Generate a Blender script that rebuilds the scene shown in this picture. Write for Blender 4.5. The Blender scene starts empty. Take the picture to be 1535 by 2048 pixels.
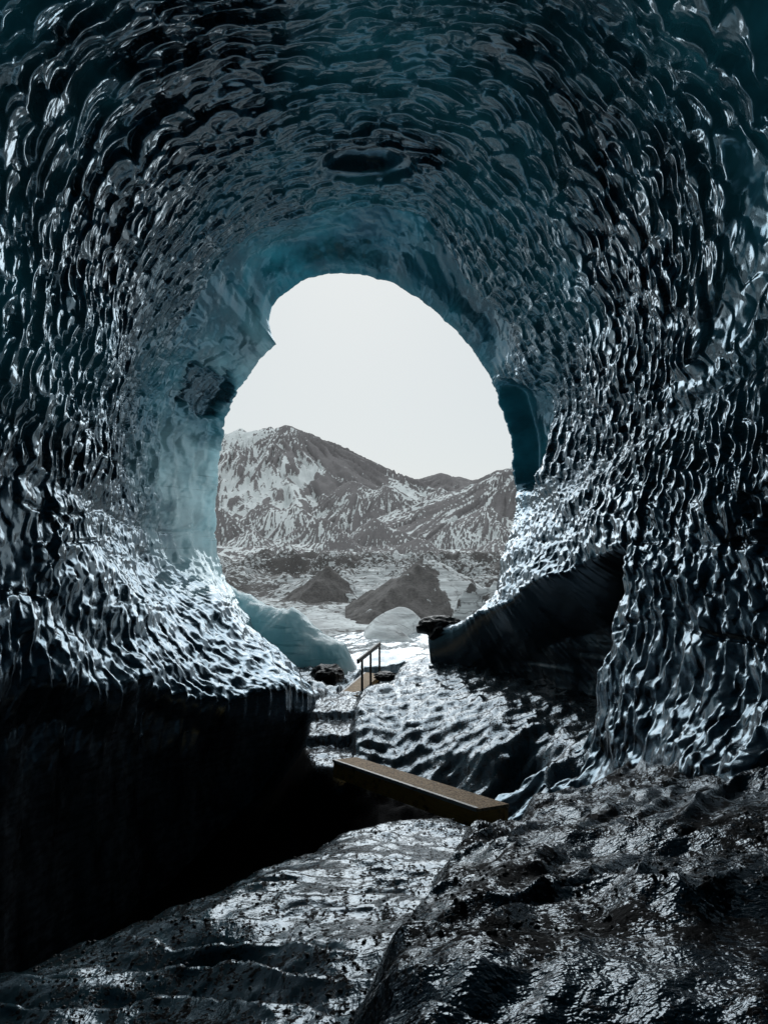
import bpy, math, random
import numpy as np
random.seed(4)

# ------------------------------------------------------------------ camera, sky, sun, exposure
F = 1365.0                                  # focal length in pixels of a 1535 x 2048 frame
HZ = 1100.0                                 # row of the horizon
sc = bpy.context.scene
cam = bpy.data.cameras.new("camera")
cam_o = bpy.data.objects.new("camera", cam)
sc.collection.objects.link(cam_o)
sc.camera = cam_o
cam.sensor_fit = 'VERTICAL'
cam.sensor_height = 36.0
cam.lens = F / 2048.0 * 36.0
cam.shift_y = (HZ - 1024.0) / 2048.0
cam.clip_start = 0.05
cam.clip_end = 5000.0
cam_o.location = (0, 0, 0)
cam_o.rotation_euler = (math.pi / 2, 0, 0)

SUN_EL, SUN_AZ = math.radians(29), math.radians(-3)   # azimuth from +Y towards +X
world = bpy.data.worlds.new("World")
sc.world = world
world.use_nodes = True
wn = world.node_tree
wn.nodes.clear()
w_out = wn.nodes.new('ShaderNodeOutputWorld')
w_bg = wn.nodes.new('ShaderNodeBackground')
w_sky = wn.nodes.new('ShaderNodeTexSky')
w_sky.sky_type = 'NISHITA'
w_sky.sun_disc = False
w_sky.sun_elevation = SUN_EL
w_sky.sun_rotation = SUN_AZ
w_mix = wn.nodes.new('ShaderNodeMix')
w_mix.data_type = 'RGBA'
w_mix.inputs['Factor'].default_value = 0.93           # high overcast veil over the blue
w_mix.inputs[7].default_value = (6.95, 7.5, 7.7, 1)
wn.links.new(w_sky.outputs[0], w_mix.inputs[6])
wn.links.new(w_mix.outputs[2], w_bg.inputs[0])
w_bg.inputs[1].default_value = 0.1
wn.links.new(w_bg.outputs[0], w_out.inputs[0])

sun = bpy.data.lights.new("sun", 'SUN')
sun.energy = 2.2
sun.angle = math.radians(54)
sun.color = (0.92, 0.97, 1.0)
sun_o = bpy.data.objects.new("sun", sun)
sc.collection.objects.link(sun_o)
from mathutils import Vector
sd = Vector((math.sin(SUN_AZ) * math.cos(SUN_EL), math.cos(SUN_AZ) * math.cos(SUN_EL), math.sin(SUN_EL)))
sun_o.rotation_euler = sd.to_track_quat('Z', 'Y').to_euler()

sc.view_settings.view_transform = 'Standard'
sc.view_settings.look = 'None'
sc.view_settings.exposure = 0.0
sc.view_settings.gamma = 1.0
sc.view_settings.use_curve_mapping = False
sc.render.engine = 'CYCLES'
sc.cycles.use_denoising = True
sc.cycles.max_bounces = 6
sc.cycles.diffuse_bounces = 3
sc.cycles.glossy_bounces = 4
sc.cycles.sample_clamp_indirect = 4.0

# ------------------------------------------------------------------ maths helpers
def P(px, py, Y):
    """a point of the photograph at a chosen distance"""
    return ((px - 767.5) / F * Y, Y, (HZ - py) / F * Y)

def sstep(a, b, x):
    t = np.clip((x - a) / (b - a), 0, 1)
    return t * t * (3 - 2 * t)

def hash2(ix, iy, seed):
    h = (ix.astype(np.int64) * 374761393 + iy.astype(np.int64) * 668265263 + seed * 1274126177) & 0xFFFFFFFF
    h = ((h ^ (h >> 13)) * 1274126177) & 0xFFFFFFFF
    h = ((h ^ (h >> 16)) * 2246822519) & 0xFFFFFFFF
    h = h ^ (h >> 15)
    return (h & 0xFFFFFF) / float(0x1000000)

def vnoise(x, y, seed=0):
    ix, iy = np.floor(x), np.floor(y)
    fx, fy = x - ix, y - iy
    fx = fx * fx * fx * (fx * (fx * 6 - 15) + 10)
    fy = fy * fy * fy * (fy * (fy * 6 - 15) + 10)
    ix, iy = ix.astype(np.int64), iy.astype(np.int64)
    a, b = hash2(ix, iy, seed), hash2(ix + 1, iy, seed)
    c, d = hash2(ix, iy + 1, seed), hash2(ix + 1, iy + 1, seed)
    return (a + (b - a) * fx) * (1 - fy) + (c + (d - c) * fx) * fy

def fbm(x, y, octv=4, seed=0, gain=0.5):
    s, a, n = 0.0, 1.0, 0.0
    for o in range(octv):
        s = s + a * (vnoise(x * 2 ** o + 17.3 * o, y * 2 ** o - 9.1 * o, seed + o) - 0.5) * 2
        n += a
        a *= gain
    return s / n

def tps_fit(pts, vals, reg=1e-4):
    pts = np.asarray(pts, float); vals = np.asarray(vals, float)
    n = len(pts)
    d2 = ((pts[:, None] - pts[None]) ** 2).sum(-1)
    K = 0.5 * d2 * np.log(d2 + 1e-9) + np.eye(n) * reg
    Pm = np.hstack([np.ones((n, 1)), pts])
    A = np.zeros((n + 3, n + 3))
    A[:n, :n] = K; A[:n, n:] = Pm; A[n:, :n] = Pm.T
    w = np.linalg.solve(A, np.concatenate([vals, np.zeros(3)]))
    def ev(x, y):
        r = w[n] + w[n + 1] * x + w[n + 2] * y
        for i in range(n):
            d = (x - pts[i, 0]) ** 2 + (y - pts[i, 1]) ** 2
            r = r + w[i] * 0.5 * d * np.log(d + 1e-9)
        return r
    return ev

def upsample(coarse, a, b, A, B):
    """bilinear lookup of coarse[i,j] on axes a, b at A, B"""
    fi = np.interp(A, a, np.arange(len(a))); fj = np.interp(B, b, np.arange(len(b)))
    i = np.minimum(fi.astype(int), len(a) - 2); j = np.minimum(fj.astype(int), len(b) - 2)
    u, v = fi - i, fj - j
    return (coarse[i, j] * (1 - u) * (1 - v) + coarse[i + 1, j] * u * (1 - v)
            + coarse[i, j + 1] * (1 - u) * v + coarse[i + 1, j + 1] * u * v)

def scallops(u, v, cu, cv, seed, bend=0.5, asym=0.45, jit=0.85):
    """melt scallops: overlapping scoops with a sharp curved crest, one steep and one gentle side.
    returns depth 0 (middle of the scoop) .. ~1 (crest), and a random value per scoop"""
    x, y = u / cu, v / cv
    ix, iy = np.floor(x).astype(np.int64), np.floor(y).astype(np.int64)
    best = np.full(x.shape, 9.0); rid = np.zeros(x.shape)
    for dj in (-2, -1, 0, 1, 2):
        for di in (-1, 0, 1):
            jx, jy = ix + di, iy + dj
            r1, r2, r3 = hash2(jx, jy, seed), hash2(jx, jy, seed + 11), hash2(jx, jy, seed + 23)
            dx = x - (jx + 0.5 + (r1 - 0.5) * jit + 0.5 * (jy % 2))
            dy = y - (jy + 0.5 + (r2 - 0.5) * jit)
            dy = dy + bend * dx * dx * (0.5 + r3)
            sc_ = 0.75 + 0.6 * r3
            sy = np.where(dy > 0, dy / (1 + asym), dy / (1 - asym))
            d = (dx * dx * 1.1 + sy * sy * 1.3) / sc_
            m = d < best
            best = np.where(m, d, best); rid = np.where(m, r3, rid)
    return np.sqrt(np.clip(best, 0, 1.6)) , rid

def shingles(u, v, cu, cv, seed, tip=-1.0, jit=0.9):
    """overlapping melt scales: every scale thickens towards a rounded lip that faces -v, then drops off"""
    x, y = u / cu, v / cv
    ix, iy = np.floor(x).astype(np.int64), np.floor(y).astype(np.int64)
    H = np.zeros(x.shape)
    for dj in (-2, -1, 0, 1, 2):
        for di in (-1, 0, 1):
            jx, jy = ix + di, iy + dj
            r1, r2, r3, r4 = (hash2(jx, jy, seed + q) for q in (0, 11, 23, 37))
            dx = x - (jx + 0.5 + (r1 - 0.5) * jit + 0.5 * (jy % 2) - 0.25)
            dy = (y - (jy + 0.5 + (r2 - 0.5) * jit)) * tip
            sz = 0.62 + 0.55 * r3
            a = (r4 - 0.5) * 1.1
            ex = (dx * np.cos(a) + dy * np.sin(a)) / sz
            ey = (dy * np.cos(a) - dx * np.sin(a)) / (sz * 1.25)
            ey = ey - 0.5 * (1 - np.clip(ex * ex, 0, 1)) + 0.5      # crescent lip
            d = ex * ex + np.where(ey > 0, ey * ey, ey * ey * 0.45)
            prof = (0.42 + 0.58 * np.clip(ey, -1, 1)) * sz
            lip = 1 - np.clip(d, 0, 1) ** 7
            H = np.maximum(H, prof * lip * (d < 1))
    return H

# ------------------------------------------------------------------ object helpers
col = sc.collection

def tag(o, label=None, cat=None, group=None, kind=None):
    if label: o['label'] = label
    if cat: o['category'] = cat
    if group: o['group'] = group
    if kind: o['kind'] = kind
    return o

def link_mesh(name, me, parent=None):
    o = bpy.data.objects.new(name, me)
    col.objects.link(o)
    if parent: o.parent = parent
    return o

def grid_mesh(name, V, mat, attrs=None, smooth=True, flip=False, wrap=False):
    """V: (rows, cols, 3)"""
    r, c = V.shape[:2]
    idx = np.arange(r * c).reshape(r, c)
    if wrap:
        idx = np.hstack([idx, idx[:, :1]])
    a, b, d, e = idx[:-1, :-1], idx[:-1, 1:], idx[1:, 1:], idx[1:, :-1]
    q = np.stack([a, e, d, b] if flip else [a, b, d, e], -1).reshape(-1, 4)
    me = bpy.data.meshes.new(name)
    me.vertices.add(r * c)
    me.vertices.foreach_set('co', V.reshape(-1).astype(np.float32))
    me.loops.add(q.size)
    me.loops.foreach_set('vertex_index', q.reshape(-1).astype(np.int32))
    me.polygons.add(len(q))
    me.polygons.foreach_set('loop_start', (np.arange(len(q)) * 4).astype(np.int32))
    me.polygons.foreach_set('loop_total', np.full(len(q), 4, np.int32))
    me.polygons.foreach_set('use_smooth', np.full(len(q), smooth))
    for k, v in (attrs or {}).items():
        at = me.attributes.new(k, 'FLOAT', 'POINT')
        at.data.foreach_set('value', np.ascontiguousarray(np.broadcast_to(v, (r, c))).reshape(-1).astype(np.float32))
    me.materials.append(mat)
    me.update(calc_edges=True)
    return link_mesh(name, me)

def poly_mesh(name, verts, faces, mat, parent=None, smooth=False):
    me = bpy.data.meshes.new(name)
    me.from_pydata([tuple(map(float, v)) for v in verts], [], faces)
    me.materials.append(mat)
    me.polygons.foreach_set('use_smooth', [smooth] * len(me.polygons))
    me.update()
    return link_mesh(name, me, parent)

def prism(name, top, h, mat, parent=None, bev=0.006):
    """box from four top corners (counter clockwise) and a height downwards, edges bevelled"""
    import bmesh
    bm = bmesh.new()
    t = [bm.verts.new(p) for p in top]
    b = [bm.verts.new((p[0], p[1], p[2] - h)) for p in top]
    bm.faces.new(t); bm.faces.new(b[::-1])
    for i in range(4):
        j = (i + 1) % 4
        bm.faces.new((t[j], t[i], b[i], b[j]))
    bmesh.ops.recalc_face_normals(bm, faces=bm.faces)
    if bev:
        bmesh.ops.bevel(bm, geom=list(bm.edges), offset=bev, segments=2, affect='EDGES')
    me = bpy.data.meshes.new(name)
    bm.to_mesh(me); bm.free()
    me.materials.append(mat)
    return link_mesh(name, me, parent)

def bar(name, p, q, w, d, mat, parent=None, side=(1, 0, 0)):
    """square timber from p to q"""
    import bmesh
    p, q = Vector(p), Vector(q)
    ax = (q - p).normalized()
    s = Vector(side); s = (s - ax * s.dot(ax)).normalized()
    t = ax.cross(s)
    bm = bmesh.new()
    rings = []
    for c in (p, q):
        rings.append([bm.verts.new(c + s * a * w / 2 + t * b * d / 2) for a, b in ((-1, -1), (1, -1), (1, 1), (-1, 1))])
    bm.faces.new(rings[0][::-1]); bm.faces.new(rings[1])
    for i in range(4):
        j = (i + 1) % 4
        bm.faces.new((rings[0][i], rings[0][j], rings[1][j], rings[1][i]))
    bmesh.ops.recalc_face_normals(bm, faces=bm.faces)
    bmesh.ops.bevel(bm, geom=list(bm.edges), offset=min(w, d) * 0.1, segments=1, affect='EDGES')
    me = bpy.data.meshes.new(name)
    bm.to_mesh(me); bm.free()
    me.materials.append(mat)
    return link_mesh(name, me, parent)

# ------------------------------------------------------------------ material helpers
class NT:
    def __init__(s, name):
        s.m = bpy.data.materials.new(name)
        s.m.use_nodes = True
        s.t = s.m.node_tree
        s.t.nodes.clear()
        s.out = s.t.nodes.new('ShaderNodeOutputMaterial')
    def n(s, ty, ins=None, **kw):
        nd = s.t.nodes.new(ty)
        for k, v in kw.items(): setattr(nd, k, v)
        for k, v in (ins or {}).items():
            if hasattr(v, 'links') or isinstance(v, bpy.types.NodeSocket): s.t.links.new(v, nd.inputs[k])
            else: nd.inputs[k].default_value = v
        return nd
    def attr(s, name):
        return s.n('ShaderNodeAttribute', attribute_name=name).outputs['Fac']
    def pos(s, scale=(1, 1, 1), rot=(0, 0, 0)):
        g = s.n('ShaderNodeNewGeometry').outputs['Position']
        return s.n('ShaderNodeMapping', {'Vector': g, 'Scale': scale, 'Rotation': rot}).outputs[0]
    def noise(s, vec, scale, detail=4, rough=0.55, dist=0.0):
        return s.n('ShaderNodeTexNoise', {'Vector': vec, 'Scale': scale, 'Detail': detail, 'Roughness': rough, 'Distortion': dist}).outputs['Fac']
    def ramp(s, v, a, b, lo=0.0, hi=1.0):
        return s.n('ShaderNodeMapRange', {0: v, 1: a, 2: b, 3: lo, 4: hi}).outputs[0]
    def math(s, op, a, b=0.0):
        return s.n('ShaderNodeMath', {0: a, 1: b}, operation=op).outputs[0]
    def mix(s, f, a, b):
        nd = s.n('ShaderNodeMix', data_type='RGBA')
        for k, v in ((0, f), (6, a), (7, b)):
            if isinstance(v, bpy.types.NodeSocket): s.t.links.new(v, nd.inputs[k])
            else: nd.inputs[k].default_value = (*v, 1) if isinstance(v, tuple) and len(v) == 3 else v
        return nd.outputs[2]
    def bump(s, h, strength, dist, normal=None):
        d = {'Height': h, 'Strength': strength, 'Distance': dist}
        if normal is not None: d['Normal'] = normal
        return s.n('ShaderNodeBump', d).outputs[0]
    def principled(s, col_, rough, normal=None, **kw):
        d = {'Base Color': (*col_, 1) if isinstance(col_, tuple) else col_, 'Roughness': rough}
        if normal is not None: d['Normal'] = normal
        d.update(kw)
        return s.n('ShaderNodeBsdfPrincipled', d)
    def done(s, sh):
        s.t.links.new(sh if isinstance(sh, bpy.types.NodeSocket) else sh.outputs[0], s.out.inputs['Surface'])
        return s.m

def mat_cave():
    k = NT('cave_ice')
    p = k.pos()
    blue, pale, dirt, thin = k.attr('blue'), k.attr('pale'), k.attr('dirt'), k.attr('thin')
    fine = k.noise(p, 9, 5, 0.6)
    big = k.noise(p, 0.55, 3, 0.5)
    blue2 = k.math('MULTIPLY', blue, k.ramp(big, 0.35, 0.62, 0.35, 1.15))
    c = k.mix(blue2, (0.018, 0.022, 0.028), (0.020, 0.085, 0.115))
    c = k.mix(k.math('MULTIPLY', k.attr('pit'), k.ramp(k.noise(k.pos((1.5, 1.5, 0.5)), 2.0, 5, 0.6), 0.3, 0.7)), c, (0.32, 0.35, 0.40))  # pit wall painted lighter, in place of light that doesn't reach it
    c = k.mix(k.math('MULTIPLY', pale, k.ramp(fine, 0.3, 0.7, 0.75, 1.0)), c, (0.36, 0.56, 0.62))
    streak = k.noise(k.pos((1.2, 1.2, 7)), 2.2, 4, 0.6)
    ash = k.math('MULTIPLY', dirt, k.ramp(k.math('ADD', fine, streak), 0.8, 1.15))
    c = k.mix(ash, c, (0.022, 0.022, 0.024))
    strat = k.math('MULTIPLY', pale, k.ramp(k.noise(k.pos((0.12, 0.12, 5.0), (0.05, 0.08, 0)), 1.3, 6, 0.7), 0.60, 0.68, 0, 0.8))
    c = k.mix(strat, c, (0.03, 0.07, 0.085))
    grit = k.noise(p, 55, 3, 0.6)
    ro = k.math('ADD', k.ramp(fine, 0.3, 0.75, 0.05, 0.16), k.math('MULTIPLY', dirt, 0.08))
    n1 = k.bump(k.noise(p, 5, 3, 0.5), 0.25, 0.03)
    n2 = k.bump(grit, k.math('MULTIPLY', dirt, 0.35), 0.006, n1)
    st_ = k.mix(blue2, (0.58, 0.82, 1.0), (0.32, 0.72, 1.0))
    st_ = k.mix(pale, st_, (0.8, 0.95, 1.0))
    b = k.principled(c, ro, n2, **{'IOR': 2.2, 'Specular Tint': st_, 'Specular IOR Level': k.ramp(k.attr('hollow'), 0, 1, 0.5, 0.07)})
    tc_ = k.mix(pale, (0.03, 0.22, 0.29), (0.62, 0.85, 0.90))
    tr = k.n('ShaderNodeBsdfTranslucent', {'Color': tc_, 'Normal': n1})
    f = k.math('MULTIPLY', thin, k.ramp(k.noise(p, 1.3, 5, 0.6), 0.3, 0.7, 0.35, 1.1))
    f = k.math('MULTIPLY', f, k.ramp(strat, 0.0, 1.0, 1.0, 0.15))
    ms = k.n('ShaderNodeMixShader', {0: f, 1: b.outputs[0], 2: tr.outputs[0]})
    return k.done(ms)

def mat_floor():
    k = NT('floor_ice')
    p = k.pos()
    wet, grav, blue, pale = k.attr('wet'), k.attr('gravel'), k.attr('blue'), k.attr('pale')
    fine = k.noise(p, 7, 6, 0.62)
    flow = k.noise(k.pos((2.4, 0.9, 1.0), (0, 0, 0.55)), 6.5, 3, 0.6, 0.6)
    lowf = k.noise(p, 1.3, 4, 0.6)
    mnd = k.attr('mound')
    speck = k.noise(p, 38, 4, 0.72)
    c = k.mix(blue, (0.014, 0.015, 0.018), (0.035, 0.085, 0.10))
    c = k.mix(k.math('MULTIPLY', wet, k.ramp(fine, 0.38, 0.6)), c, (0.10, 0.135, 0.165))
    c = k.mix(pale, c, (0.17, 0.21, 0.23))
    thr = k.math('ADD', k.math('MULTIPLY', flow, 0.55), k.math('MULTIPLY', speck, 0.75))
    thr = k.math('ADD', thr, k.math('MULTIPLY', mnd, k.ramp(lowf, 0.35, 0.65, -0.16, 0.10)))
    gm = k.ramp(k.math('ADD', thr, k.math('MULTIPLY', grav, 0.16)), 0.76, 0.79)
    c = k.mix(gm, c, (0.010, 0.009, 0.009))
    ro = k.math('ADD', k.ramp(fine, 0.3, 0.7, 0.05, 0.13), k.math('MULTIPLY', gm, 0.5))
    n00 = k.bump(k.noise(p, 7, 4, 0.62), k.math('MULTIPLY', mnd, 0.45), 0.09)
    pud = k.math('ADD', mnd, k.ramp(lowf, 0.52, 0.60, 1.0, 0.12))
    n0 = k.bump(flow, k.math('MULTIPLY', pud, k.math('ADD', 0.30, k.math('MULTIPLY', mnd, -0.17))), 0.035, n00)
    n1 = k.bump(k.noise(p, 17, 2, 0.6), 0.20, 0.016, n0)
    n2 = k.bump(speck, k.math('ADD', k.math('MULTIPLY', gm, 0.9), k.math('MULTIPLY', grav, 0.25)), 0.012, n1)
    sp = k.math('ADD', 0.6, k.math('MULTIPLY', gm, -0.58))
    b = k.principled(c, ro, n2, **{'IOR': 1.7, 'Specular IOR Level': sp, 'Specular Tint': (0.62, 0.83, 1.0, 1)})
    return k.done(b)

def mat_hill():
    k = NT('ash_and_snow')
    p = k.pos()
    snow = k.attr('snow')
    nz = k.noise(p, 0.5, 7, 0.78)
    s = k.ramp(k.math('ADD', snow, k.ramp(nz, 0.3, 0.7, -0.34, 0.34)), 0.45, 0.55)
    ash = k.mix(k.noise(p, 0.9, 4), (0.15, 0.142, 0.144), (0.24, 0.228, 0.23))
    sn = k.mix(k.noise(p, 0.06, 4, 0.6), (0.55, 0.59, 0.59), (0.85, 0.89, 0.89))
    c = k.mix(s, ash, sn)
    n = k.bump(k.noise(p, 1.2, 5, 0.7), 0.5, 0.8)
    return k.done(k.principled(c, 0.95, n, **{'Specular IOR Level': 0.1}))

def mat_outice():
    k = NT('glacier_ice')
    p = k.pos()
    snow = k.attr('snow')
    nz = k.noise(p, 1.6, 6, 0.7)
    wp = k.n('ShaderNodeVectorMath', {0: k.pos((0.22, 0.5, 1.5), (0.0, 0.0, 0.3)), 1: k.n('ShaderNodeTexNoise', {'Vector': p, 'Scale': 0.5, 'Detail': 4.0}).outputs['Color']}, operation='ADD').outputs[0]
    crackco = k.n('ShaderNodeTexVoronoi', {'Vector': wp, 'Scale': 1.0, 'Randomness': 1.0}, feature='DISTANCE_TO_EDGE').outputs['Distance']
    crack = k.math('MULTIPLY', k.ramp(crackco, 0.0, 0.035, 1, 0), k.ramp(nz, 0.4, 0.6))
    s = k.ramp(k.math('ADD', snow, k.ramp(nz, 0.3, 0.7, -0.42, 0.42)), 0.42, 0.54)
    ash = k.mix(k.noise(p, 6, 4), (0.02, 0.019, 0.019), (0.17, 0.16, 0.155))
    band = k.n('ShaderNodeTexNoise', {'Vector': k.pos((0.25, 0.25, 5.0)), 'Scale': 1.3, 'Detail': 4.0}).outputs['Fac']
    ice = k.mix(k.ramp(band, 0.35, 0.65), (0.33, 0.345, 0.35), (0.64, 0.68, 0.685))
    c = k.mix(s, ash, ice)
    c = k.mix(k.math('MULTIPLY', crack, 0.75), c, (0.10, 0.10, 0.10))
    n = k.bump(k.noise(p, 4, 6, 0.65), 0.5, 0.15)
    n = k.bump(crack, 0.6, -0.08, n)
    return k.done(k.principled(c, 0.85, n, **{'Specular IOR Level': 0.15}))

def mat_paleice():
    k = NT('blue_ice')
    p = k.pos()
    st = k.noise(k.pos((0.5, 0.5, 6)), 1.5, 4, 0.6)
    big = k.noise(p, 0.9, 3)
    c = k.mix(k.ramp(big, 0.35, 0.65), (0.30, 0.52, 0.58), (0.70, 0.82, 0.84))
    c = k.mix(k.ramp(st, 0.60, 0.72), c, (0.04, 0.11, 0.14))
    n = k.bump(k.noise(p, 6, 4), 0.4, 0.05)
    b = k.principled(c, 0.22, n, **{'IOR': 1.35})
    tr = k.n('ShaderNodeBsdfTranslucent', {'Color': (0.45, 0.78, 0.84, 1)})
    return k.done(k.n('ShaderNodeMixShader', {0: 0.45, 1: b.outputs[0], 2: tr.outputs[0]}))

def mat_rock():
    k = NT('dark_rock')
    p = k.pos()
    c = k.mix(k.noise(p, 6, 5, 0.7), (0.010, 0.009, 0.009), (0.05, 0.046, 0.045))
    n = k.bump(k.noise(p, 16, 5, 0.7), 0.7, 0.05)
    return k.done(k.principled(c, 0.5, n))

def mat_wood(name, a, b, rough=0.55, grit=False):
    k = NT(name)
    tc = k.n('ShaderNodeTexCoord').outputs['Object']
    g = k.n('ShaderNodeMapping', {'Vector': tc, 'Scale': (2, 2, 22), 'Rotation': (0, 0, 0.78)}).outputs[0]
    gr = k.noise(g, 2.0, 5, 0.65, 0.4)
    c = k.mix(k.ramp(gr, 0.3, 0.7), a, b)
    if grit:
        sp = k.noise(tc, 34, 4, 0.85)
        c = k.mix(k.ramp(sp, 0.42, 0.62), c, (0.12, 0.07, 0.04))
        c = k.mix(k.ramp(k.noise(tc, 14, 5, 0.85), 0.57, 0.68), c, (0.42, 0.38, 0.33))
        h = sp
    else:
        c = k.mix(k.ramp(k.noise(tc, 5, 5, 0.7), 0.55, 0.72), c, (0.012, 0.009, 0.006))
        h = gr
    n = k.bump(h, 0.6, 0.006)
    return k.done(k.principled(c, rough, n))

M_CAVE, M_FLOOR, M_HILL, M_OUT, M_PALE, M_ROCK = mat_cave(), mat_floor(), mat_hill(), mat_outice(), mat_paleice(), mat_rock()
M_DECK = mat_wood('gritty_deck', (0.50, 0.33, 0.18), (0.70, 0.51, 0.32), 0.8, True)
M_BEAM = mat_wood('stained_beam', (0.50, 0.24, 0.05), (0.75, 0.42, 0.11), 0.45)
M_EDGE = mat_wood('worn_edge', (0.5, 0.47, 0.44), (0.75, 0.73, 0.7), 0.5)
M_RAIL = mat_wood('dark_rail', (0.035, 0.027, 0.02), (0.08, 0.06, 0.04), 0.6)

# ------------------------------------------------------------------ the cave: one shell round a sloping axis
AX, AY = 750.0, 950.0                       # the axis runs from the camera out through this point
def axis(Y):
    Yc = np.maximum(Y, 1.5)
    return (AX - 767.5) / F * Yc, (HZ - AY) / F * Yc

def polar(px, py):
    return math.degrees(math.atan2(px - AX, AY - py)), math.hypot(px - AX, py - AY)

MOUTH = [(640,1400,19.5),(560,1330,20),(500,1240,20.5),(455,1170,21),(440,1140,21),(432,1050,21),(430,985,21),(440,900,21),(447,832,21),(468,788,21),(500,745,21),(518,712,21),(536,698,21),
         (553,688,21),(545,676,21),(538,645,21),(545,612,21),(570,585,21),(600,562,21),(640,550,21),(690,547,21),(740,550,21),(790,568,21),
         (840,600,20.5),(890,640,20.2),(930,680,20),(965,725,20),(990,770,20),(1010,830,20),(1025,900,20),(1030,960,20),
         (1030,1040,19.5),(1012,1090,19.2),(1002,1130,19),(996,1170,19),(970,1212,18.8),(930,1242,18.8),(870,1256,19.3),(835,1262,19.5),(800,1330,19.5),(760,1420,19.5)]
mth = sorted([(polar(a, b)[0], polar(a, b)[1], Y) for a, b, Y in MOUTH])
mth = [(mth[-1][0] - 360, mth[-1][1], mth[-1][2])] + mth + [(mth[0][0] + 360, mth[0][1], mth[0][2])]
mt_, mr_, my_ = map(np.array, zip(*mth))

SH = [  # px, py, distance
 (330,1120,18.6),(318,960,18.6),(322,860,18.6),(350,750,18.6),(400,650,18.4),(470,530,18.4),(600,445,18.4),(720,402,18.0),(860,425,17.8),(925,520,17.8),
 (1000,620,17.8),(1060,720,17.6),(1095,800,17.4),(1098,900,17.4),(1085,965,17.2),(1110,1050,15.8),
 (440,1200,17.5),(520,1290,17.8),(590,1350,17.6),(400,1270,15.5),(240,1200,12.8),(300,1350,12.4),(480,1390,14.0),(600,1405,14.8),(100,1300,10.3),(0,1380,9.1),
 (162,950,13),(205,700,13),(320,440,13.5),(530,270,13.6),(740,205,13.2),(960,270,13.6),(1120,430,13.4),(1215,650,13.2),(1243,900,12.8),(1225,1030,12.3),
 (-40,950,9.5),(10,640,9.6),(120,330,10),(400,80,10),(740,5,9.6),(1090,90,10),(1310,330,10),(1400,640,9.6),(1411,950,9.3),(1350,1200,9.5),
 (1257,1085,11.2),(1235,1180,11.1),(1210,1300,11),(1198,1420,10.9),(1178,1520,10.6),(1150,1600,10.0),
 (1195,1130,12.5),(1062,1172,15),(945,1228,17.5),(1400,1420,8.4),(1535,1300,7.2),(1535,1600,6.2),(1350,1600,7.6),(1535,1000,7.8),
]
for ang, R in ((-180, 7.5), (-150, 6.6), (-120, 5.3), (-90, 5.2), (-60, 5.5), (-30, 5.6), (0, 5.5), (30, 5.4), (60, 4.9), (90, 4.6), (120, 4.5), (150, 6.2), (180, 7.5)):
    for Y in (6.0, 3.5, 0.0, -4.0):
        SH.append((ang, R, Y, 1))
tp, tv = [], []
KT = 1 / 26.0                               # degrees -> fit units
def fy(Y): return np.log(np.maximum(Y, -4.5) + 6.0) * 4.0
for s_ in SH:
    if len(s_) == 4:
        a, R, Y = s_[0], s_[1], s_[2]
    else:
        a, r = polar(s_[0], s_[1]); Y = s_[2]; R = r * Y / F
    tp.append((a * KT, fy(Y))); tv.append(R)
for a, r, Y in mth[1:-1]:
    tp.append((a * KT, fy(Y))); tv.append(r * Y / F)
extra = [((a + 360 * KT) if a < 0 else (a - 360 * KT), b, v) for (a, b), v in zip(tp, tv) if abs(a) > 110 * KT]
tp += [(a, b) for a, b, v in extra]; tv += [v for a, b, v in extra]
shell_R = tps_fit(tp, tv, 2e-3)

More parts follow.
